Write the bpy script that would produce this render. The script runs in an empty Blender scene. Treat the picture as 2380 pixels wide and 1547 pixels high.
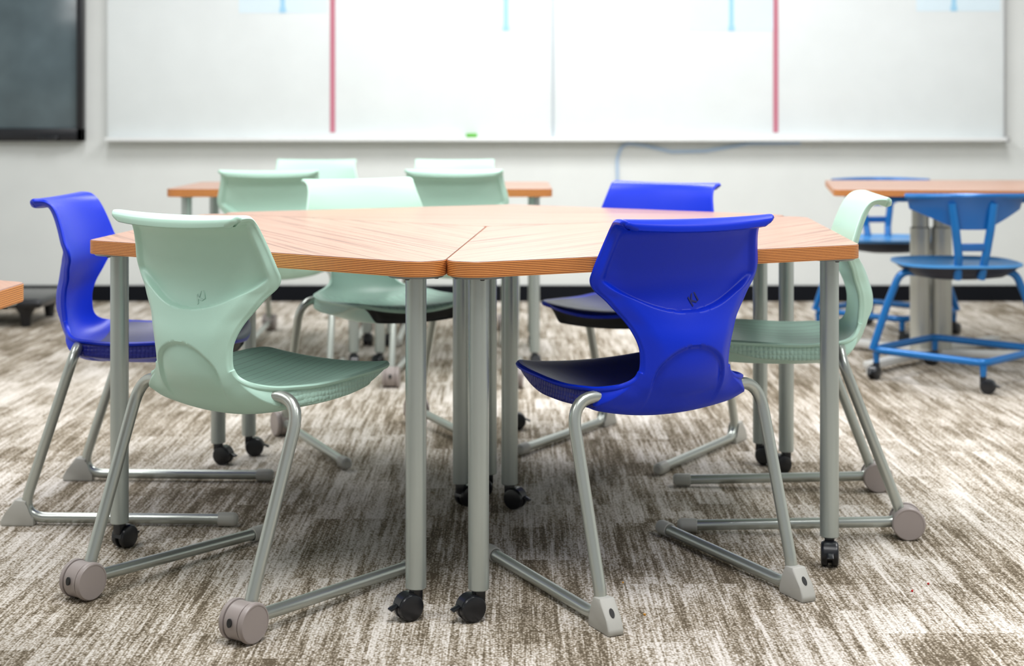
import bpy, bmesh, math, random
from mathutils import Vector, Matrix
random.seed(7)
PI = math.pi
R = math.radians
scn = bpy.context.scene
COL = scn.collection

# ------------------------------------------------------------------ materials
def newmat(name):
    m = bpy.data.materials.new(name); m.use_nodes = True
    nt = m.node_tree
    return m, nt, nt.nodes['Principled BSDF']

def mat(name, col, rough=0.5, metal=0.0, bump=0.0, bscale=300.0, coat=0.0, var=0.0, spec=0.5):
    m, nt, b = newmat(name)
    b.inputs['Base Color'].default_value = (*col, 1)
    b.inputs['Roughness'].default_value = rough
    b.inputs['Metallic'].default_value = metal
    b.inputs['Specular IOR Level'].default_value = spec
    if coat: b.inputs['Coat Weight'].default_value = coat; b.inputs['Coat Roughness'].default_value = .15
    tc = nt.nodes.new('ShaderNodeTexCoord')
    if bump:
        n = nt.nodes.new('ShaderNodeTexNoise'); n.inputs['Scale'].default_value = bscale
        nt.links.new(tc.outputs['Object'], n.inputs['Vector'])
        bp = nt.nodes.new('ShaderNodeBump'); bp.inputs['Strength'].default_value = bump; bp.inputs['Distance'].default_value = .002
        nt.links.new(n.outputs['Fac'], bp.inputs['Height']); nt.links.new(bp.outputs['Normal'], b.inputs['Normal'])
    n2 = nt.nodes.new('ShaderNodeTexNoise'); n2.inputs['Scale'].default_value = 6.0
    nt.links.new(tc.outputs['Object'], n2.inputs['Vector'])
    mx = nt.nodes.new('ShaderNodeMix'); mx.data_type = 'RGBA'
    v = max(var, 0.04)
    mx.inputs['A'].default_value = (*[c*(1-v) for c in col], 1); mx.inputs['B'].default_value = (*[min(1, c*(1+v)) for c in col], 1)
    nt.links.new(n2.outputs['Fac'], mx.inputs['Factor']); nt.links.new(mx.outputs['Result'], b.inputs['Base Color'])
    return m

def ribbed(name, col, rough):
    """plastic with shallow fore-aft grooves (seat top)"""
    m = mat(name, col, rough)
    nt = m.node_tree; b = nt.nodes['Principled BSDF']
    tc = nt.nodes.new('ShaderNodeTexCoord'); sp = nt.nodes.new('ShaderNodeSeparateXYZ')
    nt.links.new(tc.outputs['Object'], sp.inputs[0])
    mu = nt.nodes.new('ShaderNodeMath'); mu.operation = 'MULTIPLY'; mu.inputs[1].default_value = 1/.024
    nt.links.new(sp.outputs['Y'], mu.inputs[0])
    fr = nt.nodes.new('ShaderNodeMath'); fr.operation = 'FRACT'; nt.links.new(mu.outputs[0], fr.inputs[0])
    lt = nt.nodes.new('ShaderNodeMath'); lt.operation = 'LESS_THAN'; lt.inputs[1].default_value = .07
    nt.links.new(fr.outputs[0], lt.inputs[0])
    mx = nt.nodes.new('ShaderNodeMix'); mx.data_type = 'RGBA'
    old = b.inputs['Base Color'].links[0].from_socket
    nt.links.new(old, mx.inputs['A']); mx.inputs['B'].default_value = (*[c*.55 for c in col], 1)
    nt.links.new(lt.outputs[0], mx.inputs['Factor']); nt.links.new(mx.outputs['Result'], b.inputs['Base Color'])
    return m

def dimpled(name, col, rough):
    m = mat(name, col, rough)
    nt = m.node_tree; b = nt.nodes['Principled BSDF']
    tc = nt.nodes.new('ShaderNodeTexCoord')
    vo = nt.nodes.new('ShaderNodeTexVoronoi'); vo.inputs['Scale'].default_value = 95; vo.inputs['Randomness'].default_value = .25
    nt.links.new(tc.outputs['Object'], vo.inputs['Vector'])
    bp = nt.nodes.new('ShaderNodeBump'); bp.inputs['Strength'].default_value = .9; bp.inputs['Distance'].default_value = .004; bp.invert = True
    nt.links.new(vo.outputs['Distance'], bp.inputs['Height']); nt.links.new(bp.outputs['Normal'], b.inputs['Normal'])
    return m

GREEN = (.46, .69, .58); BLUE = (.001, .026, .58)
M = {}
M['green'] = mat('green_plastic', GREEN, .36, bump=.10, bscale=900)
M['green_seat'] = ribbed('green_seat_plastic_lightened', tuple(min(1,c*1.12) for c in GREEN), .40)  # shell green lightened in colour to offset the shade on the seat
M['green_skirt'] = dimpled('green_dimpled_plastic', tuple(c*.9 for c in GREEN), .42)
M['green_logo'] = mat('green_mark', tuple(c*.86 for c in GREEN), .4)
M['blue'] = mat('blue_plastic', BLUE, .36, bump=.10, bscale=900, spec=.28)
M['blue_seat'] = ribbed('blue_seat_plastic_shaded', (.003, .012, .20), .36)  # shell blue darkened: the seat's shade is put into its colour
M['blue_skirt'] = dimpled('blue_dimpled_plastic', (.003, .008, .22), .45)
M['blue_logo'] = mat('blue_mark', (.001, .004, .13), .45)
M['tube'] = mat('silver_painted_steel', (.47, .50, .465), .28, metal=.75, bump=.04, bscale=500)
M['tableleg'] = mat('silver_table_steel', (.43, .475, .455), .33, metal=.65, bump=.03, bscale=400)
M['foot'] = mat('grey_foot_plastic', (.43, .425, .39), .45)
M['roller'] = mat('taupe_roller_plastic', (.33, .285, .27), .38)
M['dark'] = mat('dark_parts_and_hollow_shade', (.015, .015, .015), .6)
M['caster'] = mat('black_caster_plastic', (.008, .009, .012), .28)
M['plate'] = mat('grey_steel_plate', (.30, .31, .30), .4, metal=.6)
M['basebd'] = mat('black_rubber_base', (.006, .007, .010), .6, spec=.1)
M['board'] = mat('whiteboard_enamel', (.745, .79, .795), .22, var=.015)
M['tray'] = mat('whiteboard_tray_metal', (.78, .80, .80), .3, var=.02)
M['mullion'] = mat('whiteboard_joint_grey', (.50, .56, .60), .4)
M['bframe'] = mat('whiteboard_frame_grey', (.36, .37, .37), .4)
M['red'] = mat('red_tape', (.50, .17, .23), .6)
M['paleblue'] = mat('pale_blue_film', (.66, .79, .86), .5)
M['midblue'] = mat('blue_film_line', (.33, .60, .80), .5)
M['cable'] = mat('pale_blue_cable', (.42, .55, .72), .5)
M['eraser'] = mat('green_eraser', (.12, .48, .05), .7)
M['bezel'] = mat('black_bezel', (.006, .007, .010), .3)
M['screen'] = mat('dark_glass_screen', (.09, .125, .14), .16, var=.3)
M['sblue'] = mat('azure_plastic', (.005, .095, .32), .32, spec=.6)
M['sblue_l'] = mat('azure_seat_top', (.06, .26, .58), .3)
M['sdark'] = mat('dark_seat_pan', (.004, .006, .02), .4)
M['stube'] = mat('azure_painted_steel', (.006, .14, .42), .28, metal=.2)
M['column'] = mat('pale_column_metal', (.52, .52, .47), .35, metal=.4)
M['whitefoot'] = mat('pale_foot_metal', (.66, .66, .64), .4, metal=.2)
M['crumb_o'] = mat('orange_crumb', (.60, .28, .03), .8)
M['crumb_r'] = mat('red_crumb', (.5, .02, .02), .8)
M['blackplat'] = mat('black_platform', (.010, .011, .014), .25)

def wood_top():
    m, nt, b = newmat('wood_laminate')
    tc = nt.nodes.new('ShaderNodeTexCoord'); mp = nt.nodes.new('ShaderNodeMapping')
    mp.inputs['Scale'].default_value = (.8, 60, 1)
    nt.links.new(tc.outputs['Object'], mp.inputs['Vector'])
    n = nt.nodes.new('ShaderNodeTexNoise'); n.inputs['Scale'].default_value = 1.6; n.inputs['Detail'].default_value = 6; n.inputs['Distortion'].default_value = .35
    nt.links.new(mp.outputs[0], n.inputs['Vector'])
    cr = nt.nodes.new('ShaderNodeValToRGB')
    e = cr.color_ramp.elements
    e[0].position = .36; e[0].color = (.21, .10, .065, 1)
    e[1].position = .62; e[1].color = (.50, .285, .20, 1)
    x = e.new(.45); x.color = (.44, .245, .168, 1)
    nt.links.new(n.outputs['Fac'], cr.inputs[0]); nt.links.new(cr.outputs[0], b.inputs['Base Color'])
    b.inputs['Roughness'].default_value = .30
    b.inputs['Specular IOR Level'].default_value = .45
    return m
M['wood'] = wood_top()

def ply_edge(z0, th, n=9):
    m, nt, b = newmat('striped_plywood_edge')
    tc = nt.nodes.new('ShaderNodeTexCoord'); sp = nt.nodes.new('ShaderNodeSeparateXYZ')
    nt.links.new(tc.outputs['Object'], sp.inputs[0])
    su = nt.nodes.new('ShaderNodeMath'); su.operation = 'SUBTRACT'; su.inputs[1].default_value = z0
    nt.links.new(sp.outputs['Z'], su.inputs[0])
    mu = nt.nodes.new('ShaderNodeMath'); mu.operation = 'MULTIPLY'; mu.inputs[1].default_value = n/th
    nt.links.new(su.outputs[0], mu.inputs[0])
    fr = nt.nodes.new('ShaderNodeMath'); fr.operation = 'FRACT'; nt.links.new(mu.outputs[0], fr.inputs[0])
    cr = nt.nodes.new('ShaderNodeValToRGB'); e = cr.color_ramp.elements
    e[0].position = 0; e[0].color = (.68, .20, .03, 1)
    e[1].position = 1; e[1].color = (.08, .018, .008, 1)
    for p, c in ((.30, (.86, .42, .14, 1)), (.56, (.68, .20, .03, 1)), (.70, (.09, .02, .008, 1))):
        q = e.new(p); q.color = c
    nt.links.new(fr.outputs[0], cr.inputs[0]); nt.links.new(cr.outputs[0], b.inputs['Base Color'])
    b.inputs['Roughness'].default_value = .4
    return m
TT = .032; TZ = .737
M['ply'] = ply_edge(TZ-TT, TT)

def carpet():
    m, nt, b = newmat('striped_carpet_tile')
    N = nt.nodes.new; L = nt.links.new
    tc = N('ShaderNodeTexCoord'); sp = N('ShaderNodeSeparateXYZ'); L(tc.outputs['Object'], sp.inputs[0])
    def math_(op, a, bb=None, c=None):
        k = N('ShaderNodeMath'); k.operation = op
        for i, v in enumerate((a, bb, c)):
            if v is None: continue
            if isinstance(v, (int, float)): k.inputs[i].default_value = v
            else: L(v, k.inputs[i])
        return k.outputs[0]
    X, Y = sp.outputs['X'], sp.outputs['Y']
    # plank id: .25 m wide columns staggered along the depth, .5 m long
    ix = math_('FLOOR', math_('DIVIDE', X, .25))
    off = math_('MULTIPLY', math_('MODULO', ix, 3.0), .18)
    iy = math_('FLOOR', math_('DIVIDE', math_('ADD', Y, off), .5))
    cb = N('ShaderNodeCombineXYZ'); L(ix, cb.inputs[0]); L(iy, cb.inputs[1])
    wn = N('ShaderNodeTexWhiteNoise'); wn.noise_dimensions = '2D'; L(cb.outputs[0], wn.inputs['Vector'])
    ident = wn.outputs['Value']
    # smaller blocks inside the planks
    ix2 = math_('FLOOR', math_('DIVIDE', X, .083)); iy2 = math_('FLOOR', math_('DIVIDE', math_('ADD', Y, math_('MULTIPLY', ix2, .137)), .21))
    cb2 = N('ShaderNodeCombineXYZ'); L(ix2, cb2.inputs[0]); L(iy2, cb2.inputs[1])
    wn2 = N('ShaderNodeTexWhiteNoise'); wn2.noise_dimensions = '2D'; L(cb2.outputs[0], wn2.inputs['Vector'])
    def streak(sx, sy, scale, det, seed):
        cv = N('ShaderNodeCombineXYZ'); L(math_('MULTIPLY', X, sx), cv.inputs[0]); L(math_('MULTIPLY', Y, sy), cv.inputs[1])
        L(math_('MULTIPLY', ident, seed), cv.inputs[2])
        n = N('ShaderNodeTexNoise'); n.inputs['Scale'].default_value = scale; n.inputs['Detail'].default_value = det
        L(cv.outputs[0], n.inputs['Vector']); return n.outputs['Fac']
    s1 = streak(100, 3.4, 1.0, 2.0, 37.0)
    s2 = streak(230, 7, 1.0, 2, 61.0)
    s3 = streak(24, 3, 1.0, 1.5, 11.0)
    big = N('ShaderNodeTexNoise'); big.inputs['Scale'].default_value = 1.1; L(tc.outputs['Object'], big.inputs['Vector'])
    v = math_('ADD', math_('MULTIPLY', math_('SUBTRACT', s1, .5), 1.15), math_('MULTIPLY', math_('SUBTRACT', s2, .5), .85))
    v = math_('ADD', v, math_('MULTIPLY', math_('SUBTRACT', s3, .5), .70))
    v = math_('ADD', v, math_('MULTIPLY', math_('SUBTRACT', ident, .5), .26))
    v = math_('ADD', v, math_('MULTIPLY', math_('SUBTRACT', wn2.outputs['Value'], .5), .26))
    v = math_('ADD', v, math_('MULTIPLY', math_('SUBTRACT', big.outputs['Fac'], .5), .5))
    # knit loops
    vo = N('ShaderNodeTexVoronoi'); vo.inputs['Scale'].default_value = 190; vo.inputs['Randomness'].default_value = .75
    mp = N('ShaderNodeMapping'); mp.inputs['Scale'].default_value = (1.0, .8, 1); L(tc.outputs['Object'], mp.inputs['Vector']); L(mp.outputs[0], vo.inputs['Vector'])
    fine = N('ShaderNodeTexNoise'); fine.inputs['Scale'].default_value = 190; L(tc.outputs['Object'], fine.inputs['Vector'])
    v = math_('ADD', v, math_('MULTIPLY', math_('SUBTRACT', .42, vo.outputs['Distance']), .95))
    v = math_('ADD', v, math_('MULTIPLY', math_('SUBTRACT', fine.outputs['Fac'], .5), .7))
    v = math_('ADD', v, .64)
    cr = N('ShaderNodeValToRGB'); e = cr.color_ramp.elements
    e[0].position = .10; e[0].color = (.115, .090, .060, 1)
    e[1].position = .95; e[1].color = (.74, .69, .64, 1)
    for p, c in ((.34, (.235, .195, .142, 1)), (.52, (.40, .345, .275, 1)), (.72, (.58, .535, .48, 1))):
        q = e.new(p); q.color = c
    L(v, cr.inputs[0]); L(cr.outputs[0], b.inputs['Base Color'])
    b.inputs['Roughness'].default_value = .95; b.inputs['Specular IOR Level'].default_value = .1
    bp = N('ShaderNodeBump'); bp.inputs['Strength'].default_value = .5; bp.inputs['Distance'].default_value = .003; bp.invert = True
    L(vo.outputs['Distance'], bp.inputs['Height']); L(bp.outputs['Normal'], b.inputs['Normal'])
    return m
M['carpet'] = carpet()
M['wall'] = mat('wall_paint', (.69, .715, .70), .8, bump=.05, bscale=60, var=.02)

# ------------------------------------------------------------------ helpers
def link(name, bm, mats, parent=None, smooth=True, ang=35):
    me = bpy.data.meshes.new(name)
    bmesh.ops.recalc_face_normals(bm, faces=bm.faces)
    bm.to_mesh(me); bm.free()
    for mm in (mats if isinstance(mats, (list, tuple)) else [mats]): me.materials.append(mm)
    if smooth:
        for p in me.polygons: p.use_smooth = True
        me.set_sharp_from_angle(angle=R(ang))
    o = bpy.data.objects.new(name, me); COL.objects.link(o)
    if parent is not None: o.parent = parent
    return o
def tag(o, label=None, cat=None, group=None, kind=None):
    if label: o['label'] = label
    if cat: o['category'] = cat
    if group: o['group'] = group
    if kind: o['kind'] = kind
    return o
def empty(name, loc=(0, 0, 0), rz=0):
    o = bpy.data.objects.new(name, None); COL.objects.link(o); o.empty_display_size = .1
    o.location = loc; o.rotation_euler = (0, 0, rz); return o
def copy_tree(o, parent=None):
    c = o.copy(); COL.objects.link(c); c.parent = parent
    for ch in [k for k in list(bpy.data.objects) if k.parent == o]: copy_tree(ch, c)
    return c
def bx(bm, c, s, bev=0.0, rot=None, seg=2, mi=0):
    b2 = bmesh.new(); bmesh.ops.create_cube(b2, size=1)
    for v in b2.verts: v.co = Vector((v.co.x*s[0], v.co.y*s[1], v.co.z*s[2]))
    if bev: bmesh.ops.bevel(b2, geom=list(b2.edges), offset=bev, segments=seg, affect='EDGES', profile=.5)
    mt = Matrix.Translation(c) @ (rot.to_4x4() if rot else Matrix.Identity(4))
    b2.transform(mt); merge(bm, b2, mi)
def merge(bm, b2, mi=0):
    mp = {v: bm.verts.new(v.co) for v in b2.verts}
    for f in b2.faces:
        try: nf = bm.faces.new([mp[v] for v in f.verts]); nf.material_index = mi
        except ValueError: pass
    b2.free()
def lathe(bm, prof, mtx=Matrix.Identity(4), n=32, mi=0):
    """prof = [(r, h)] turned about local Z"""
    b2 = bmesh.new(); rings = []
    for r, h in prof:
        if r < 1e-6: rings.append([b2.verts.new((0, 0, h))])
        else: rings.append([b2.verts.new((r*math.cos(2*PI*i/n), r*math.sin(2*PI*i/n), h)) for i in range(n)])
    for a, b_ in zip(rings, rings[1:]):
        for i in range(n):
            j = (i+1) % n
            if len(a) == 1 and len(b_) == 1: continue
            if len(a) == 1: b2.faces.new((a[0], b_[j], b_[i]))
            elif len(b_) == 1: b2.faces.new((a[i], a[j], b_[0]))
            else: b2.faces.new((a[i], a[j], b_[j], b_[i]))
    b2.transform(mtx); merge(bm, b2, mi)
def fillet(pts, rad, n=8, lim=.49):
    pts = [Vector(p) for p in pts]; out = [pts[0]]
    for i in range(1, len(pts)-1):
        r = rad[i-1] if isinstance(rad, (list, tuple)) else rad
        a, b_, c = pts[i-1], pts[i], pts[i+1]
        d1 = (a-b_).normalized(); d2 = (c-b_).normalized()
        an = d1.angle(d2); t = min(r/math.tan(an/2), (a-b_).length*lim, (c-b_).length*lim)
        p1 = b_+d1*t; p2 = b_+d2*t
        for k in range(n+1):
            u = k/n; out.append(p1*(1-u)**2 + b_*2*u*(1-u) + p2*u*u)
    out.append(pts[-1]); return out
def tube(bm, pts, r, n=16, cap=True, mi=0):
    pts = [Vector(p) for p in pts]; T = []
    for i in range(len(pts)):
        a = pts[max(0, i-1)]; b_ = pts[min(len(pts)-1, i+1)]; T.append((b_-a).normalized())
    up = Vector((0, 0, 1)) if abs(T[0].z) < .9 else Vector((0, 1, 0))
    u = T[0].cross(up).normalized(); rings = []
    for i, p in enumerate(pts):
        if i:
            q = T[i-1].rotation_difference(T[i]); u = (q @ u); u = (u - T[i]*u.dot(T[i])).normalized()
        w = T[i].cross(u); rr = r[i] if isinstance(r, (list, tuple)) else r
        rings.append([bm.verts.new(p + (u*math.cos(2*PI*k/n)+w*math.sin(2*PI*k/n))*rr) for k in range(n)])
    for a, b_ in zip(rings, rings[1:]):
        for k in range(n):
            f = bm.faces.new((a[k], a[(k+1) % n], b_[(k+1) % n], b_[k])); f.material_index = mi
    if cap:
        bm.faces.new(rings[0][::-1]).material_index = mi; bm.faces.new(rings[-1]).material_index = mi
def prism(bm, poly, y0, y1, bev=0.0, mi=0, seg=2):
    """polygon in xz extruded along y"""
    b2 = bmesh.new()
    a = [b2.verts.new((x, y0, z)) for x, z in poly]; b_ = [b2.verts.new((x, y1, z)) for x, z in poly]
    n = len(poly)
    b2.faces.new(a); b2.faces.new(b_[::-1])
    for i in range(n): b2.faces.new((a[i], b_[i], b_[(i+1) % n], a[(i+1) % n]))
    if bev: bmesh.ops.bevel(b2, geom=list(b2.edges), offset=bev, segments=seg, affect='EDGES', profile=.5)
    merge(bm, b2, mi)
def axis_mtx(origin, direction):
    q = Vector((0, 0, 1)).rotation_difference(Vector(direction).normalized())
    return Matrix.Translation(origin) @ q.to_matrix().to_4x4()
def sst(a, b_, x):
    t = max(0, min(1, (x-a)/(b_-a))); return t*t*(3-2*t)
def interp_rows(rows, n):
    """Catmull-Rom through the rows, uniform parameter"""
    out = []; K = len(rows)-1
    for i in range(n+1):
        u = i/n*K; k = min(int(u), K-1); t = u-k
        p = [rows[max(0, k-1)], rows[k], rows[k+1], rows[min(K, k+2)]]
        out.append([0.5*((2*b_)+(-a+c)*t+(2*a-5*b_+4*c-d)*t*t+(-a+3*b_-3*c+d)*t**3) for a, b_, c, d in zip(*p)])
    return out

# ------------------------------------------------------------------ moulded cantilever chair
ROWS = [  # xc, zc, xe, ze, half width : rim tip ... seat front
 (.010, .806, .024, .812, .176), (.024, .815, .036, .819, .184), (.046, .814, .064, .817, .186), (.060, .800, .085, .803, .183),
 (.072, .774, .100, .780, .185), (.085, .735, .114, .746, .193), (.096, .695, .126, .710, .202), (.100, .668, .136, .686, .203),
 (.098, .645, .136, .664, .192), (.090, .620, .124, .638, .167), (.079, .590, .114, .608, .141), (.070, .560, .102, .577, .121),
 (.068, .530, .096, .546, .108), (.070, .505, .097, .517, .104), (.077, .480, .100, .496, .106), (.090, .458, .106, .482, .114),
 (.110, .441, .115, .472, .133), (.135, .431, .128, .466, .158), (.165, .426, .150, .462, .182), (.200, .424, .185, .460, .197),
 (.250, .424, .240, .457, .205), (.310, .428, .300, .458, .210), (.370, .434, .360, .461, .211), (.430, .443, .420, .464, .209),
 (.480, .451, .468, .467, .203), (.515, .454, .500, .468, .190), (.535, .450, .515, .465, .170), (.546, .442, .527, .456, .142)]
NR, NC = 250, 104
def make_shell():
    rows = interp_rows(ROWS, NR); S = []
    for r in rows:
        xc, zc, xe, ze, w = r; line = []
        for j in range(NC+1):
            q = 2*j/NC-1; s = math.sin(q*PI/2)*.55+q*.45
            f = abs(s)**2.1
            line.append(Vector((xc+(xe-xc)*f, w*s, zc+(ze-zc)*f)))
        S.append((line, [math.sin((2*j/NC-1)*PI/2)*.55+(2*j/NC-1)*.45 for j in range(NC+1)]))
    P = [l for l, _ in S]; SV = S[0][1]
    def nrm(i, j):
        a = P[min(NR, i+1)][j]-P[max(0, i-1)][j]; b_ = P[i][min(NC, j+1)]-P[i][max(0, j-1)]
        n = a.cross(b_).normalized(); return n
    # orient so that the normal on the seat points up
    sign = 1 if nrm(int(NR*.8), NC//2).z > 0 else -1
    bm = bmesh.new(); top = []; bot = []; mid = []
    U = len(ROWS)-1
    for i in range(NR+1):
        u = i/NR*U; rt = []; rb = []
        for j in range(NC+1):
            n = nrm(i, j)*sign; p = P[i][j]; s = abs(SV[j])
            q = p
            # base thickness: rim lip, back, seat
            tau = .0135
            tau += .009*(1-sst(1.0, 3.0, u))
            # seat block under the pan: skirt set in from the lip
            cen = 1-sst(.62, .88, s); seat = sst(15.5, 18.5, u)*((1-cen)*(1-sst(21.5, 24.9, u))+cen*(1-sst(26.0, 26.7, u)))
            inn = 1-sst(.955, .985, s)
            tau = tau*(1-seat)+(.010+.030*inn+.014*cen*sst(19, 24, u))*seat
            # bowl pressed into the upper back, above a smile-shaped crease
            y, z = p.y, p.z
            if 2.5 < u < 19:
                w = rows[i][4]; edge = sst(.0, .014, w*.93-abs(y))
                cz = .608+.085*(abs(y)/.19)**2
                thk = sst(0, .045, w*.97-abs(y))
                tau += .009*thk*sst(2.6, 4.2, u)*sst(.41, .49, z)
                rec = sst(0, .0095, z-cz)*edge*sst(2.6, 4.2, u)
                tau -= (.0075+.0105*thk)*rec
            # oval pressed into the lower back
            if 11 < u < 19:
                dz = max(0, z-.47)/.078; f = (y/.083)**2+dz*dz
                fade = 1-sst(14.2, 17.5, u)
                tau -= .0095*(1-sst(.90, 1.05, f))*fade
            if s > .9 and u < 14: tau = tau*(1-.35*sst(.93, 1.0, s))
            rt.append(bm.verts.new(q)); rb.append(bm.verts.new(q-n*tau))
        top.append(rt); bot.append(rb)
    def quad(a, b_, c, d, mi):
        f = bm.faces.new((a, b_, c, d)); f.material_index = mi
    for i in range(NR):
        u = (i+.5)/NR*U
        for j in range(NC):
            s = abs((SV[j]+SV[j+1])/2)
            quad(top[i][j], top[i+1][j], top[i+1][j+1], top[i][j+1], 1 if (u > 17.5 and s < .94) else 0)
            quad(bot[i][j+1], bot[i+1][j+1], bot[i+1][j], bot[i][j], 2 if (18.2 < u < 24.6 and s > .9) else (3 if (25.0 < u < 26.95 and s < .84) else 0))  # black faces below the front lip paint the shadow of its hollow
    # rounded edge strips all round
    loop_t = [top[0][j] for j in range(NC)]+[top[i][NC] for i in range(NR)]+[top[NR][j] for j in range(NC, 0, -1)]+[top[i][0] for i in range(NR, 0, -1)]
    loop_b = [bot[0][j] for j in range(NC)]+[bot[i][NC] for i in range(NR)]+[bot[NR][j] for j in range(NC, 0, -1)]+[bot[i][0] for i in range(NR, 0, -1)]
    K = len(loop_t)
    inner = [top[1][j] if True else None for j in range(NC)]+[top[i][NC-1] for i in range(NR)]+[top[NR-1][j] for j in range(NC, 0, -1)]+[top[i][1] for i in range(NR, 0, -1)]
    strips = [loop_t]
    for a in (.2, .5, .8):
        ring = []
        for k in range(K):
            t_, b_ = loop_t[k].co, loop_b[k].co; out = (t_-inner[k].co).normalized()
            ring.append(bm.verts.new(t_.lerp(b_, a)+out*(math.sin(a*PI)*.5*(t_-b_).length*.9)))
        strips.append(ring)
    strips.append(loop_b)
    for A, B in zip(strips, strips[1:]):
        for k in range(K):
            k2 = (k+1) % K; bm.faces.new((A[k], A[k2], B[k2], B[k])).material_index = 0
    # sample of the rear surface for the mark
    best = None
    for i in range(NR+1):
        for j in range(NC+1):
            d = abs(bot[i][j].co.z-.640)+abs(bot[i][j].co.y+.018)
            if (i < NR*.5) and (best is None or d < best[0]): best = (d, bot[i][j].co.copy(), -nrm(i, j)*sign)
    return bm, best[1], best[2]

def make_leg_side(s, roller):
    """one bent tube: seat bracket, leg and floor runner, side s=+1 left / -1 right"""
    lift = .010 if roller else 0.0
    yb = .236*s; zr = .040 if roller else .0185
    dx = 0 if roller else -.018
    pts = [(.30+dx, .10*s, .402+lift), (.200+dx, .105*s, .409+lift), (.136+dx, .126*s, .434+lift), (.166+dx, .238*s, .452+lift), (.004, yb, zr), (.535, yb, .0185)]
    path = fillet(pts, [.02, .02, .098, .03 if roller else .050], 10, .70)
    bm = bmesh.new(); tube(bm, path, .0132, 18); return bm
def make_foot(s):
    bm = bmesh.new(); y = .236*s
    poly = [(-.042, .0), (-.044, .011), (-.031, .032), (-.006, .066), (.024, .063), (.022, .050), (.028, .034), (.042, .020), (.042, .0)]
    prism(bm, poly, y-.0175, y+.0175, .004)
    # slotted hole at the back
    q = axis_mtx((-.0245, y, .0405), (-.80, 0, .6))
    lathe(bm, [(0, -.003), (.0052, -.003), (.0052, .0015), (0, .0015)], q @ Matrix.Scale(1.9, 4, (1, 0, 0)), 16, 1)
    return bm
def make_roller(s):
    bm = bmesh.new(); y = .236*s; r = .0400
    prof = [(0, -.0312), (r-.0055, -.0312), (r-.0055, -.0320), (r-.003, -.0318), (r-.0005, -.029), (r, -.027), (r, -.0215), (r-.001, -.0205), (r-.006, -.0203), (r-.006, -.0175), (r-.0022, -.0170),
            (r-.0022, .0170), (r-.006, .0175), (r-.006, .0203), (r-.001, .0205), (r, .0215), (r, .027), (r-.0005, .029), (r-.003, .0318), (r-.0055, .0320), (r-.0055, .0312), (0, .0312)]
    lathe(bm, prof, axis_mtx((-.003, y, r), (0, 1, 0)), 48)
    lathe(bm, [(0, 0), (.0058, 0), (.0058, .003), (0, .003)], axis_mtx((-.003-r*.955, y, r+.006), (-1, 0, .15)) @ Matrix.Scale(1.5, 4, (1, 0, 0)), 18, 1)
    return bm
def make_cap(s):
    bm = bmesh.new(); y = .236*s
    lathe(bm, [(0, .047), (.010, .047), (.0155, .042), (.0172, .036), (.0172, .0), (.0145, -.001), (.0135, 0.0)], axis_mtx((.508, y, .0185), (1, 0, 0)), 24)
    return bm
def text_mesh(body, size, depth):
    cu = bpy.data.curves.new('tmp_text', 'FONT'); cu.body = body; cu.size = size; cu.extrude = depth; cu.align_x = 'CENTER'; cu.align_y = 'CENTER'; cu.offset = .0004; cu.shear = .25
    o = bpy.data.objects.new('tmp_text', cu); COL.objects.link(o)
    dg = bpy.context.evaluated_depsgraph_get(); me = bpy.data.meshes.new_from_object(o.evaluated_get(dg))
    bpy.data.objects.remove(o); bpy.data.curves.remove(cu); return me

def make_chair(color, roller):
    lift = .010 if roller else 0.0
    root = empty('moulded_chair')
    bm, mp, mn = make_shell()
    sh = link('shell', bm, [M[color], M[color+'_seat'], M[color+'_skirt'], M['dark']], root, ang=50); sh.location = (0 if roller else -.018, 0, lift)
    me = text_mesh('KI', .030, .0012)
    lg = bpy.data.objects.new('embossed_mark', me); COL.objects.link(lg); lg.parent = sh
    me.materials.append(M[color+'_logo'])
    zax = mn.normalized(); xax = Vector((0, -1, 0)); xax = (xax-zax*xax.dot(zax)).normalized(); yax = zax.cross(xax)
    rot = Matrix((xax, yax, zax)).transposed().to_4x4()
    lg.matrix_local = Matrix.Translation(mp+zax*.0003) @ rot @ Matrix.Rotation(R(38), 4, 'Z')
    for s in (1, -1):
        leg = link('leg', make_leg_side(s, roller), M['tube'], root)
        if roller: link('roller', make_roller(s), [M['roller'], M['dark']], leg, ang=30)
        else: link('glide_foot', make_foot(s), [M['foot'], M['dark']], leg, ang=30)
        link('end_cap', make_cap(s), M['foot'], leg, ang=40)
    return root
GRP = 'moulded chairs around the diamond table cluster'
protos = {}
def place_chair(color, roller, x, y, deg, label, group):
    k = (color, roller)
    if k not in protos: o = protos[k] = make_chair(color, roller)
    else: o = copy_tree(protos[k])
    o.location = (x, y, 0); o.rotation_euler = (0, 0, R(deg)); o['label'] = label; o['category'] = 'chair'; o['group'] = group
    return o
place_chair('green', True, -.719, 3.0895, 55.8, 'mint green moulded chair in the foreground seen from behind, taupe rollers at its back feet', GRP)
place_chair('blue', False, .399, 3.124, 116.3, 'royal blue moulded chair in the foreground seen from behind, letters pressed into its back', GRP)
place_chair('blue', False, -1.235, 4.040, -2.0, 'royal blue moulded chair seen side on at the left corner of the table cluster', GRP)
place_chair('green', True, .982, 3.920, 175.2, 'mint green moulded chair seen side on at the right corner of the table cluster', GRP)
place_chair('blue', False, .515, 4.915, 237.5, 'royal blue moulded chair behind the table cluster, facing the camera', GRP)
place_chair('green', True, -.530, 4.990, -62.0, 'mint green moulded chair right behind the table cluster, facing the camera', GRP)
G2 = 'moulded chairs at the rear rectangular tables'
place_chair('green', True, -.928, 5.70, 91, 'mint green chair with its back to the camera at the left rear table', G2)
place_chair('green', True, -.225, 5.75, 88, 'mint green chair with its back to the camera at the right rear table', G2)
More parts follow.
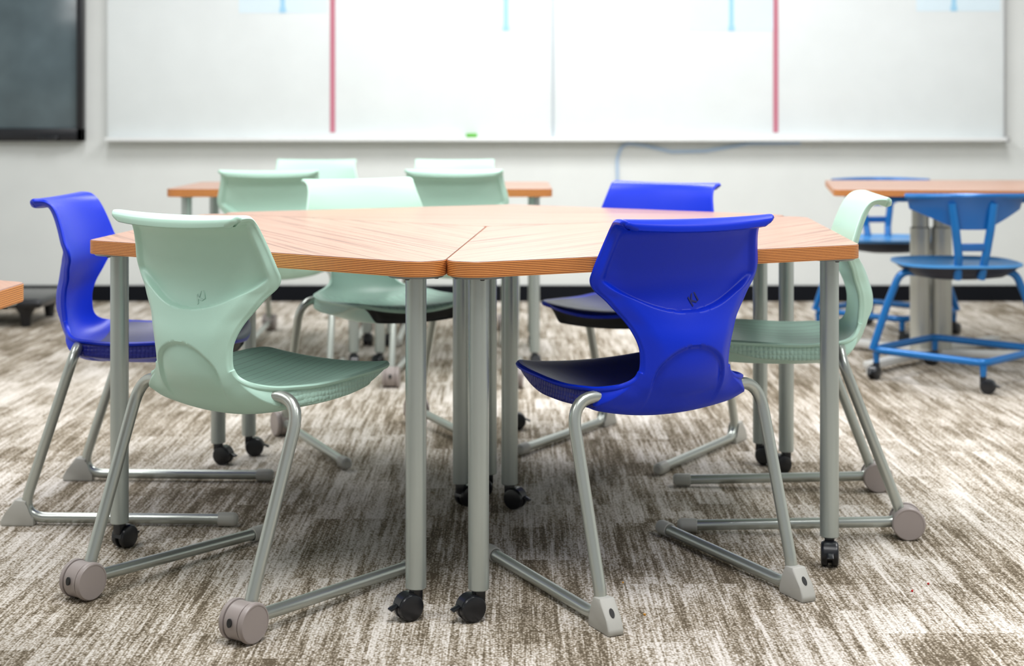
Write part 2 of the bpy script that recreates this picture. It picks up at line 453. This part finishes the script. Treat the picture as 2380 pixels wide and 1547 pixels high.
place_chair('green', True, -.938, 7.30, -90, 'mint green chair on the wall side of the left rear table, facing the camera', G2)
place_chair('green', True, -.275, 7.30, -90, 'mint green chair on the wall side of the right rear table, facing the camera', G2)

# ------------------------------------------------------------------ tables
def rounded_poly(pts, rads, n=12):
    out = []; K = len(pts)
    for i in range(K):
        a, b_, c = Vector(pts[i-1]), Vector(pts[i]), Vector(pts[(i+1) % K])
        d1 = (a-b_).normalized(); d2 = (c-b_).normalized(); an = d1.angle(d2); r = rads[i]
        t = r/math.tan(an/2); p1 = b_+d1*t; p2 = b_+d2*t
        bis = (d1+d2).normalized(); cc = b_+bis*(r/math.sin(an/2))
        a1 = math.atan2((p1-cc).y, (p1-cc).x); a2 = math.atan2((p2-cc).y, (p2-cc).x)
        da = (a2-a1+PI) % (2*PI)-PI
        for k in range(n+1): th = a1+da*k/n; out.append((cc.x+r*math.cos(th), cc.y+r*math.sin(th)))
    return out
def top_mesh(outline, z1=TZ, th=TT, b=.0015):
    bm = bmesh.new(); c = sum((Vector(p) for p in outline), Vector((0, 0)))/len(outline)
    def inset(p, d):
        return Vector(p)-(Vector(p)-c).normalized()*d
    rings = []
    for d, z in ((b, z1-th), (0, z1-th+b), (0, z1-b), (b, z1)):
        rings.append([bm.verts.new((*inset(p, d), z)) for p in outline])
    n = len(outline)
    for a, b_ in zip(rings, rings[1:]):
        for i in range(n): bm.faces.new((a[i], a[(i+1) % n], b_[(i+1) % n], b_[i])).material_index = 1
    bm.faces.new(rings[0][::-1]).material_index = 2; bm.faces.new(rings[-1]).material_index = 0
    return bm
def make_caster():
    """twin wheel caster, stem at the origin of the leg bottom, trailing along +x"""
    bm = bmesh.new(); r = .0275; cx = .018
    for s in (1, -1):
        lathe(bm, [(0, .020), (r-.006, .020), (r-.002, .0185), (r, .015), (r, .006), (r-.003, .004), (0, .004)], axis_mtx((cx, 0, r), (0, s, 0)), 32)
    lathe(bm, [(0, .0055), (r-.0065, .0055), (r-.0065, -.0055), (0, -.0055)], axis_mtx((cx, 0, r), (0, 1, 0)), 24)
    # hood over the wheels
    bm2 = bmesh.new(); a = []; b_ = []
    ang = [R(-15+k*165/10) for k in range(11)]
    for y, arr in ((-.0135, a), (.0135, b_)):
        for t in ang: arr.append((bm2.verts.new((cx+(r+.0012)*math.cos(t+R(30)), y, r+(r+.0012)*math.sin(t+R(30)))), bm2.verts.new((cx+(r-.004)*math.cos(t+R(30)), y, r+(r-.004)*math.sin(t+R(30))))))
    for k in range(10):
        bm2.faces.new((a[k][0], a[k+1][0], b_[k+1][0], b_[k][0])); bm2.faces.new((a[k][1], b_[k][1], b_[k+1][1], a[k+1][1]))
        bm2.faces.new((a[k][0], a[k][1], a[k+1][1], a[k+1][0])); bm2.faces.new((b_[k][0], b_[k+1][0], b_[k+1][1], b_[k][1]))
    for k in (0, 10): bm2.faces.new((a[k][0], b_[k][0], b_[k][1], a[k][1]))
    merge(bm, bm2)
    bx(bm, (0, 0, .050), (.022, .022, .030), .003)
    bx(bm, (cx+.034, 0, r+.003), (.020, .016, .005), .0015, Matrix.Rotation(R(25), 3, 'Y'))   # brake tab
    return bm
caster_me = None
LEGB = .062
def add_legs(root, pos, casters, plate=.058, r=.0215, mat_='tableleg'):
    global caster_me
    for (x, y), ca in zip(pos, casters):
        bm = bmesh.new(); lathe(bm, [(0, LEGB), (r-.002, LEGB), (r, LEGB+.002), (r, TZ-TT-.004), (0, TZ-TT-.004)], Matrix.Translation((x, y, 0)), 32)
        leg = link('leg', bm, M[mat_], root, ang=30)
        if plate:
            bm = bmesh.new(); lathe(bm, [(0, TZ-TT-.005), (plate-.002, TZ-TT-.005), (plate, TZ-TT-.003), (plate, TZ-TT), (0, TZ-TT)], Matrix.Translation((x, y, 0)), 32)
            for k in range(4):
                t = R(45+90*k); lathe(bm, [(0, TZ-TT-.0085), (.004, TZ-TT-.008), (.006, TZ-TT-.005), (0, TZ-TT-.005)], Matrix.Translation((x+(plate-.013)*math.cos(t), y+(plate-.013)*math.sin(t), 0)), 12, 1)
            link('mounting_plate', bm, [M['plate'], M['dark']], leg, ang=30)
        if caster_me is None:
            c = link('caster', make_caster(), M['caster'], leg, ang=35); caster_me = c.data
        else:
            c = bpy.data.objects.new('caster', caster_me); COL.objects.link(c); c.parent = leg
        c.location = (x, y, 0); c.rotation_euler = (0, 0, R(ca))
SIDE = 1.036
def make_diamond(name, casters):
    root = empty(name)
    hx, hy = SIDE*math.cos(R(30)), SIDE*.5
    ol = rounded_poly([(hx, 0), (0, hy), (-hx, 0), (0, -hy)], [.058, .035, .058, .035])
    link('tabletop', top_mesh(ol), [M['wood'], M['ply'], M['dark']], root, ang=30)
    L = [(-.770, 0), (.770, 0), (0, .4447), (0, -.4447)]
    add_legs(root, L, casters)
    return root
Cn = Vector((-.068, 4.012))
def vert(deg): return Cn+Vector((math.cos(R(deg)), math.sin(R(deg))))*1.038
GT = 'diamond tables pushed together into a hexagon'
Nn, BR, BL = vert(266), vert(26), vert(146)
# local caster angles are relative to the table's own turn
tabs = [((Nn+BL)/2, 116, [212-116, -20-116, 62-116, 40-116], 'diamond-shaped wood laminate table forming the left third of the cluster, striped plywood edge'),
        ((Nn+BR)/2, 56, [208-56, 200-56, 330-56, 260-56], 'diamond-shaped wood laminate table forming the right third of the cluster, beside the blue chair'),
        ((BL+BR)/2, -4, [10, -30, 10, 190], 'diamond-shaped wood laminate table forming the far third of the cluster, furthest from the camera')]
for c, a, cas, lab in tabs:
    t = make_diamond('diamond_table', cas)
    t.location = (c.x, c.y, 0); t.rotation_euler = (0, 0, R(a)); tag(t, lab, 'table', GT)

# table poking in at the left edge
t = make_diamond('diamond_table', [0, 90, 30, 60])
# 120-degree corner at (-.855,2.645); edges leave it at -92 and 148 degrees
cor = Vector((-.850, 2.640)); d1 = Vector((math.cos(R(-92)), math.sin(R(-92)))); d2 = Vector((math.cos(R(148)), math.sin(R(148))))
cc = cor+(d1+d2)*SIDE/2
t.location = (cc.x, cc.y, 0); t.rotation_euler = (0, 0, math.atan2((d2-d1).y, (d2-d1).x))
tag(t, 'wood laminate table with striped edge, only its corner showing at the left edge', 'table')

def rect_table(x0, x1, y0, y1, lab, ki=.072):
    root = empty('rectangular_table', ((x0+x1)/2, (y0+y1)/2, 0)); w, d = (x1-x0)/2, (y1-y0)/2
    ol = rounded_poly([(w, d), (-w, d), (-w, -d), (w, -d)], [.04]*4, 8)
    link('tabletop', top_mesh(ol), [M['wood'], M['ply'], M['dark']], root, ang=30)
    k = .072
    add_legs(root, [(w-ki, d-k), (-w+k, d-k), (-w+k, -d+k), (w-ki, -d+k)], [80, 140, 250, -80], .030)
    return tag(root, lab, 'table', 'rear rectangular tables')
rect_table(-1.412, -.620, 6.14, 6.86, 'left one of the two small wood laminate tables standing behind the cluster', .032)
rect_table(-.616, .165, 6.14, 6.86, 'right one of the two small wood laminate tables standing behind the cluster')

# ------------------------------------------------------------------ azure caster chairs and pedestal table
def make_caster_chair():
    root = empty('caster_chair')
    # seat: thin rounded pan with a lip
    bm = bmesh.new(); n = 48; rings = []
    def rr(th, a, b_, e=3.2):
        c, s = math.cos(th), math.sin(th); k = (abs(c/a)**e+abs(s/b_)**e)**(-1/e); return Vector((k*c, k*s))
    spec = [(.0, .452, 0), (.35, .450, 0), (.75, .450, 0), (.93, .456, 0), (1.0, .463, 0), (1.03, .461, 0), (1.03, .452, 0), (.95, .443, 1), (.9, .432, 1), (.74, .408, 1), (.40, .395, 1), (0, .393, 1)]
    prev = None
    for f, z, mi in spec:
        if f == 0: cur = [bm.verts.new((.03, 0, z))]
        else: cur = [bm.verts.new((.03+rr(2*PI*k/n, .215, .232).x*f, rr(2*PI*k/n, .215, .232).y*f, z)) for k in range(n)]
        if prev:
            for k in range(n):
                j = (k+1) % n
                if len(prev) == 1: fc = bm.faces.new((prev[0], cur[k], cur[j]))
                elif len(cur) == 1: fc = bm.faces.new((prev[k], prev[j], cur[0]))
                else: fc = bm.faces.new((prev[k], prev[j], cur[j], cur[k]))
                fc.material_index = mi
        prev = cur
    link('seat', bm, [M['sblue_l'], M['sdark']], root, ang=40)
    # back panel: wide wing, grid with curved outline
    bm = bmesh.new(); nc, nr = 28, 8; g = [[], []]
    for side, off in ((0, 0), (1, -.010)):
        for i in range(nr+1):
            row = []
            for j in range(nc+1):
                s = 2*j/nc-1; y = s*(.226-.004*i/nr*3)
                zt = .728-.004*s*s; zb = .600+.074*max(0, abs(s)-.25)/.75
                z = zt+(zb-zt)*i/nr
                x = -.185+.10*s*s-.012*(1-i/nr)**3*2+off
                row.append(bm.verts.new((x, y, z)))
            g[side].append(row)
    for i in range(nr):
        for j in range(nc):
            bm.faces.new((g[0][i][j], g[0][i+1][j], g[0][i+1][j+1], g[0][i][j+1])); bm.faces.new((g[1][i][j], g[1][i][j+1], g[1][i+1][j+1], g[1][i+1][j]))
    for i in range(nr):
        for j in (0, nc): bm.faces.new((g[0][i][j], g[1][i][j], g[1][i+1][j], g[0][i+1][j]))
    for j in range(nc):
        for i in (0, nr): bm.faces.new((g[0][i][j], g[0][i][j+1], g[1][i][j+1], g[1][i][j]))
    bk = link('backrest', bm, M['sblue'], root, ang=45)
    bm = bmesh.new()
    path = [(-.197-.006+.10*s*s, s*.232, .728-.004*s*s) for s in [k/12-1 for k in range(25)]]
    tube(bm, path, .0115, 10); link('top_rail', bm, M['stube'], bk)
    for s in (1, -1):
        bm = bmesh.new()
        tube(bm, fillet([(-.193, .080*s, .70), (-.197, .066*s, .60), (-.185, .052*s, .50), (-.15, .045*s, .41)], .06, 6), .0165, 12)
        link('upright', bm, M['stube'], bk)
    bm = bmesh.new(); bx(bm, (-.193, 0, .533), (.014, .12, .030), .005); link('crossbar', bm, M['sblue'], bk)
    # base: two curved legs, square ring with its corners over the casters, four caster stems
    q = .336
    for s in (1, -1):
        bm = bmesh.new()
        tube(bm, fillet([(.0, .08*s, .412), (0, .225*s, .425), (0, .275*s, .30), (0, q*s, .115)], [.06, .10], 8), .0150, 14)
        link('leg', bm, M['stube'], root)
    bm = bmesh.new()
    cs = [(q*math.cos(R(90*k)), q*math.sin(R(90*k))) for k in range(4)]
    ring = []
    for k in range(4):
        a, b_, c = Vector(cs[k-1]), Vector(cs[k]), Vector(cs[(k+1) % 4])
        p1 = b_+(a-b_).normalized()*.05; p2 = b_+(c-b_).normalized()*.05
        for i in range(7): u = i/6; p = p1*(1-u)**2+b_*2*u*(1-u)+p2*u*u; ring.append((p.x, p.y, .115))
    ring.append(ring[0]); tube(bm, ring, .0145, 12); link('base_ring', bm, M['stube'], root)
    for k, (x, y) in enumerate(cs):
        x, y = x*.955, y*.955
        bm = bmesh.new(); lathe(bm, [(0, .05), (.010, .05), (.014, .105), (0, .105)], Matrix.Translation((x, y, 0)), 16)
        st = link('stem', bm, M['stube'], root)
        c = bpy.data.objects.new('caster', caster_me); COL.objects.link(c); c.parent = st; c.location = (x, y, 0); c.rotation_euler = (0, 0, R(40+100*k))
    return root
c1 = make_caster_chair(); c1.location = (1.756, 5.94, 0); c1.rotation_euler = (0, 0, R(90))
tag(c1, 'azure blue caster chair in front of the pedestal table, seen from behind', 'chair', 'azure caster chairs at the pedestal table')
c2 = copy_tree(c1); c2.location = (1.775, 7.16, 0); c2.rotation_euler = (0, 0, R(-91))
tag(c2, 'azure blue caster chair on the wall side of the pedestal table, facing the camera', 'chair', 'azure caster chairs at the pedestal table')

root = empty('pedestal_table', (1.80, 6.42, 0))
ol = rounded_poly([(.98, .52), (-.36, .52), (-.52, -.42), (.92, -.62)], [.04]*4, 8)
link('tabletop', top_mesh(ol, TZ+.004, .026), [M['wood'], M['ply'], M['dark']], root, ang=30)
bm = bmesh.new()
for a, b_ in (((.86, .40), (-.30, .40)), ((-.30, .40), (-.44, -.37)), ((-.44, -.37), (.83, -.54)), ((.83, -.54), (.86, .40))):
    A, B = Vector(a), Vector(b_); d = B-A
    bx(bm, ((A.x+B.x)/2, (A.y+B.y)/2, TZ-.034), (d.length+.03, .03, .022), .004, Matrix.Rotation(math.atan2(d.y, d.x), 3, 'Z'))
link('under_frame', bm, M['stube'], root)
for x in (-.062, .028):
    bm = bmesh.new(); lathe(bm, [(0, .03), (.043, .03), (.043, .56), (.036, .565), (.036, TZ-.024), (0, TZ-.024)], Matrix.Translation((x, 0, 0)), 28)
    link('column', bm, M['column'], root, ang=30)
for p, q_ in (((-.05, -.03), (-.36, -.36)), ((-.05, .03), (-.36, .36)), ((.03, .05), (.36, .34)), ((.03, -.05), (.36, -.10))):
    A, B = Vector(p), Vector(q_); d = B-A
    bm = bmesh.new(); bx(bm, ((A.x+B.x)/2, (A.y+B.y)/2, .034), (d.length+.03, .055, .030), .008, Matrix.Rotation(math.atan2(d.y, d.x), 3, 'Z'))
    lathe(bm, [(0, 0), (.018, 0), (.018, .02), (0, .02)], Matrix.Translation((B.x, B.y, 0)), 16)
    link('foot', bm, M['whitefoot'], root)
tag(root, 'wood laminate pedestal table with twin pale columns at the right, between two azure chairs', 'table')

# ------------------------------------------------------------------ room
def quad_obj(name, pts, m, kind='structure'):
    bm = bmesh.new(); bm.faces.new([bm.verts.new(p) for p in pts]); o = link(name, bm, m, smooth=False); o['kind'] = kind; return o
WY = 8.46; XL, XR, YB, ZC = -3.9, 4.3, -2.2, 2.9
quad_obj('floor', [(XL, YB, 0), (XR, YB, 0), (XR, WY, 0), (XL, WY, 0)], M['carpet'])
quad_obj('wall_back', [(XL, WY, 0), (XR, WY, 0), (XR, WY, ZC), (XL, WY, ZC)], M['wall'])
quad_obj('wall_left', [(XL, YB, 0), (XL, WY, 0), (XL, WY, ZC), (XL, YB, ZC)], M['wall'])
quad_obj('wall_right', [(XR, YB, 0), (XR, WY, 0), (XR, WY, ZC), (XR, YB, ZC)], M['wall'])
bm = bmesh.new(); bx(bm, ((XL+XR)/2, WY-.006, .045), (XR-XL, .012, .09), .002)
o = link('baseboard_back', bm, M['basebd'], smooth=False); o['kind'] = 'structure'

# whiteboard
root = empty('whiteboard', (.235, WY-.02, .895))
X0, X1, Z0, Z1 = -2.262-.235, 2.748-.235, 0.0, 1.22
sx = .229-.235
for a, b_ in ((X0, sx-.006), (sx+.006, X1)):
    bm = bmesh.new(); bx(bm, ((a+b_)/2, 0, (Z0+Z1)/2), (b_-a, .03, Z1-Z0), .003); link('panel', bm, M['board'], root, ang=30)
bm = bmesh.new(); bx(bm, (sx, -.014, (Z0+Z1)/2), (.016, .012, Z1-Z0), .002); link('joint_strip', bm, M['mullion'], root)
bm = bmesh.new(); bx(bm, ((X0+X1)/2, -.048, .013), (X1-X0, .070, .022), .006); link('marker_tray', bm, M['tray'], root)
bm = bmesh.new(); bx(bm, (X1+.005, -.006, (Z0+Z1)/2), (.014, .030, Z1-Z0), .003); link('edge_frame', bm, M['bframe'], root)
bm = bmesh.new(); bx(bm, (X1+.004, -.045, .012), (.024, .080, .034), .006); link('tray_end_cap', bm, M['bframe'], root)
tag(root, 'long white double-panel whiteboard on the back wall with a pale marker tray', 'whiteboard')
def px2x(px, z): return (px-1190)*z/3505
def y2z(y, z): return 1.023-(y-276)*z/3505
BY = WY-.037
for px, lab in ((773, 'faded red vertical tape strip on the left whiteboard panel'), (1803, 'faded red vertical tape strip on the right whiteboard panel')):
    bm = bmesh.new(); bx(bm, (px2x(px, BY), BY, (y2z(308, BY)+2.09)/2), (.029, .002, 2.09-y2z(308, BY)), 0)
    tag(link('tape_strip', bm, M['red'], smooth=False), lab, 'tape', 'red tape strips on the whiteboard')
for (a, b_, yb, ln, lab) in ((555, 760, 30, 657, 'pale blue sheet with a short blue line, left of the left red tape'),
                        (1080, 1278, 72, 1176, 'pale blue sheet with a blue centre line, just left of the whiteboard joint'),
                        (1600, 1797, 72, 1700, 'pale blue sheet with a blue centre line, just left of the second red tape'),
                        (2130, 2325, 26, 2217, 'pale blue sheet at the top right end of the whiteboard')):
    xa, xb, zb = px2x(a, BY), px2x(b_, BY), y2z(yb, BY)
    root = empty('wall_sheet', ((xa+xb)/2, BY+.001, zb))
    bm = bmesh.new(); bx(bm, (0, 0, .15), (xb-xa, .0012, .30)); link('sheet', bm, M['paleblue'], root, smooth=False)
    bm = bmesh.new(); lx = px2x(ln, BY)-(xa+xb)/2; bx(bm, (lx, -.0012, .155), (.026, .0012, .29)); bx(bm, (lx, -.0016, .015), (.036, .0012, .03)); link('blue_line', bm, M['midblue'], root, smooth=False)
    tag(root, lab, 'sheet', 'pale blue sheets on the whiteboard')
bm = bmesh.new(); bx(bm, (px2x(1096, 8.36), 8.385, .895+.024+.012), (.062, .045, .022), .005)
tag(link('whiteboard_eraser', bm, M['eraser']), 'small green eraser lying on the marker tray', 'eraser')
bm = bmesh.new(); CY = WY-.0085
tube(bm, fillet([(px2x(1436, CY), CY, .62), (px2x(1434, CY), CY, .80), (px2x(1448, CY), CY, .8885), (px2x(1500, CY), CY, .872), (px2x(1560, CY), CY, .838), (px2x(1640, CY), CY, .842), (px2x(1740, CY), CY, .884), (px2x(1860, CY), CY, .8885)], .12, 8), .0085, 8)
tag(link('data_cable', bm, M['cable']), 'pale blue cable drooping below the whiteboard tray down the wall', 'cable')

# display
root = empty('wall_display', (-2.387-.80, WY-.035, 1.35))
w = .80; zb = y2z(328, 8.40)-1.35; zt = .62
bm = bmesh.new()
bx(bm, (w-.018, -.01, (zb+zt)/2), (.036, .06, zt-zb), .004); bx(bm, (-w+.09, -.01, (zb+zt)/2), (.036, .06, zt-zb), .004)
bx(bm, (.036, -.01, zb+.036), (2*w-.072, .06, .072), .004); bx(bm, (.036, -.01, zt-.02), (2*w-.072, .06, .04), .004)
link('bezel', bm, M['bezel'], root)
bm = bmesh.new(); bx(bm, (.036, 0, (zb+zt)/2), (2*w-.14, .03, zt-zb-.06), .001); link('screen', bm, M['screen'], root)
bm = bmesh.new(); bx(bm, (w-.19, -.05, zb+.018), (.12, .04, .022), .007); link('pen_tray', bm, M['bezel'], root)
tag(root, 'large black-framed display with a dark glass screen on the wall at the upper left', 'display')

# low black platform on the floor at the left
root = empty('low_platform', (-2.78, 7.62, 0))
bm = bmesh.new(); bx(bm, (0, 0, .118), (.96, .52, .045), .02, seg=3); link('deck', bm, M['blackplat'], root)
for x in (-.40, .385):
    for y in (-.19, .19):
        bm = bmesh.new(); lathe(bm, [(0, 0), (.022, 0), (.026, .03), (.030, .06), (.055, .10), (0, .10)], Matrix.Translation((x, y, 0)), 20); link('leg', bm, M['blackplat'], root)
tag(root, 'low black platform on short tapered legs on the carpet by the left wall', 'platform')

# crumbs on the carpet
for px, py, m_, lab in ((1448, 1355, 'crumb_o', 'tiny orange crumb on the carpet beside the blue chair foot, nearer the table'), (1498, 1430, 'crumb_o', 'tiny orange crumb on the carpet to the right of the blue chair foot'),
                       (2158, 1358, 'crumb_r', 'tiny red speck on the carpet at the lower right, upper of two'), (2120, 1375, 'crumb_r', 'tiny red speck on the carpet at the lower right, lower of two')):
    d = 3505*1.023/(py-276); bm = bmesh.new(); bmesh.ops.create_icosphere(bm, subdivisions=1, radius=.0030)
    for v in bm.verts: v.co *= random.uniform(.7, 1.25)
    o = link('crumb', bm, M[m_]); o.location = (px2x(px, d), d, .0022); tag(o, lab, 'crumb', 'crumbs on the carpet')

# ------------------------------------------------------------------ light
w = bpy.data.worlds.new('World'); scn.world = w; w.use_nodes = True
bg = w.node_tree.nodes['Background']; bg.inputs[0].default_value = (.95, .98, 1, 1); bg.inputs[1].default_value = .40
def area(name, loc, size, power, rot=(0, 0, 0), col=(1, 1, 1)):
    l = bpy.data.lights.new(name, 'AREA'); l.shape = 'RECTANGLE'; l.size, l.size_y = size; l.energy = power; l.color = col
    o = bpy.data.objects.new(name, l); COL.objects.link(o); o.location = loc; o.rotation_euler = rot; return o
for x in (-2.0, .1, 2.2):
    for y in (2.2, 4.3, 6.6):
        area('ceiling_lamp', (x, y, 2.75), (.6, 1.2), 52 if x == .1 else (27 if x < 0 else 33), col=(1, .995, .985))
area('added_wall_light', (.3, 7.0, 2.7), (3.0, .4), 14, (R(50), 0, 0))  # unseen light added to brighten the middle of the whiteboard wall

# ------------------------------------------------------------------ camera
cd = bpy.data.cameras.new('camera'); cam = bpy.data.objects.new('camera', cd); COL.objects.link(cam)
cam.location = (0, 0, 1.023); cam.rotation_euler = (R(90), 0, 0)
cd.sensor_width = 36; cd.sensor_fit = 'HORIZONTAL'; cd.lens = 36*3505/2380; cd.shift_y = -497.5/2380
cd.clip_start = .05
cd.dof.use_dof = True; cd.dof.focus_distance = 3.15; cd.dof.aperture_fstop = 3.4
scn.camera = cam
scn.view_settings.view_transform = 'Standard'
scn.view_settings.look = 'None'
scn.view_settings.exposure = 0.0
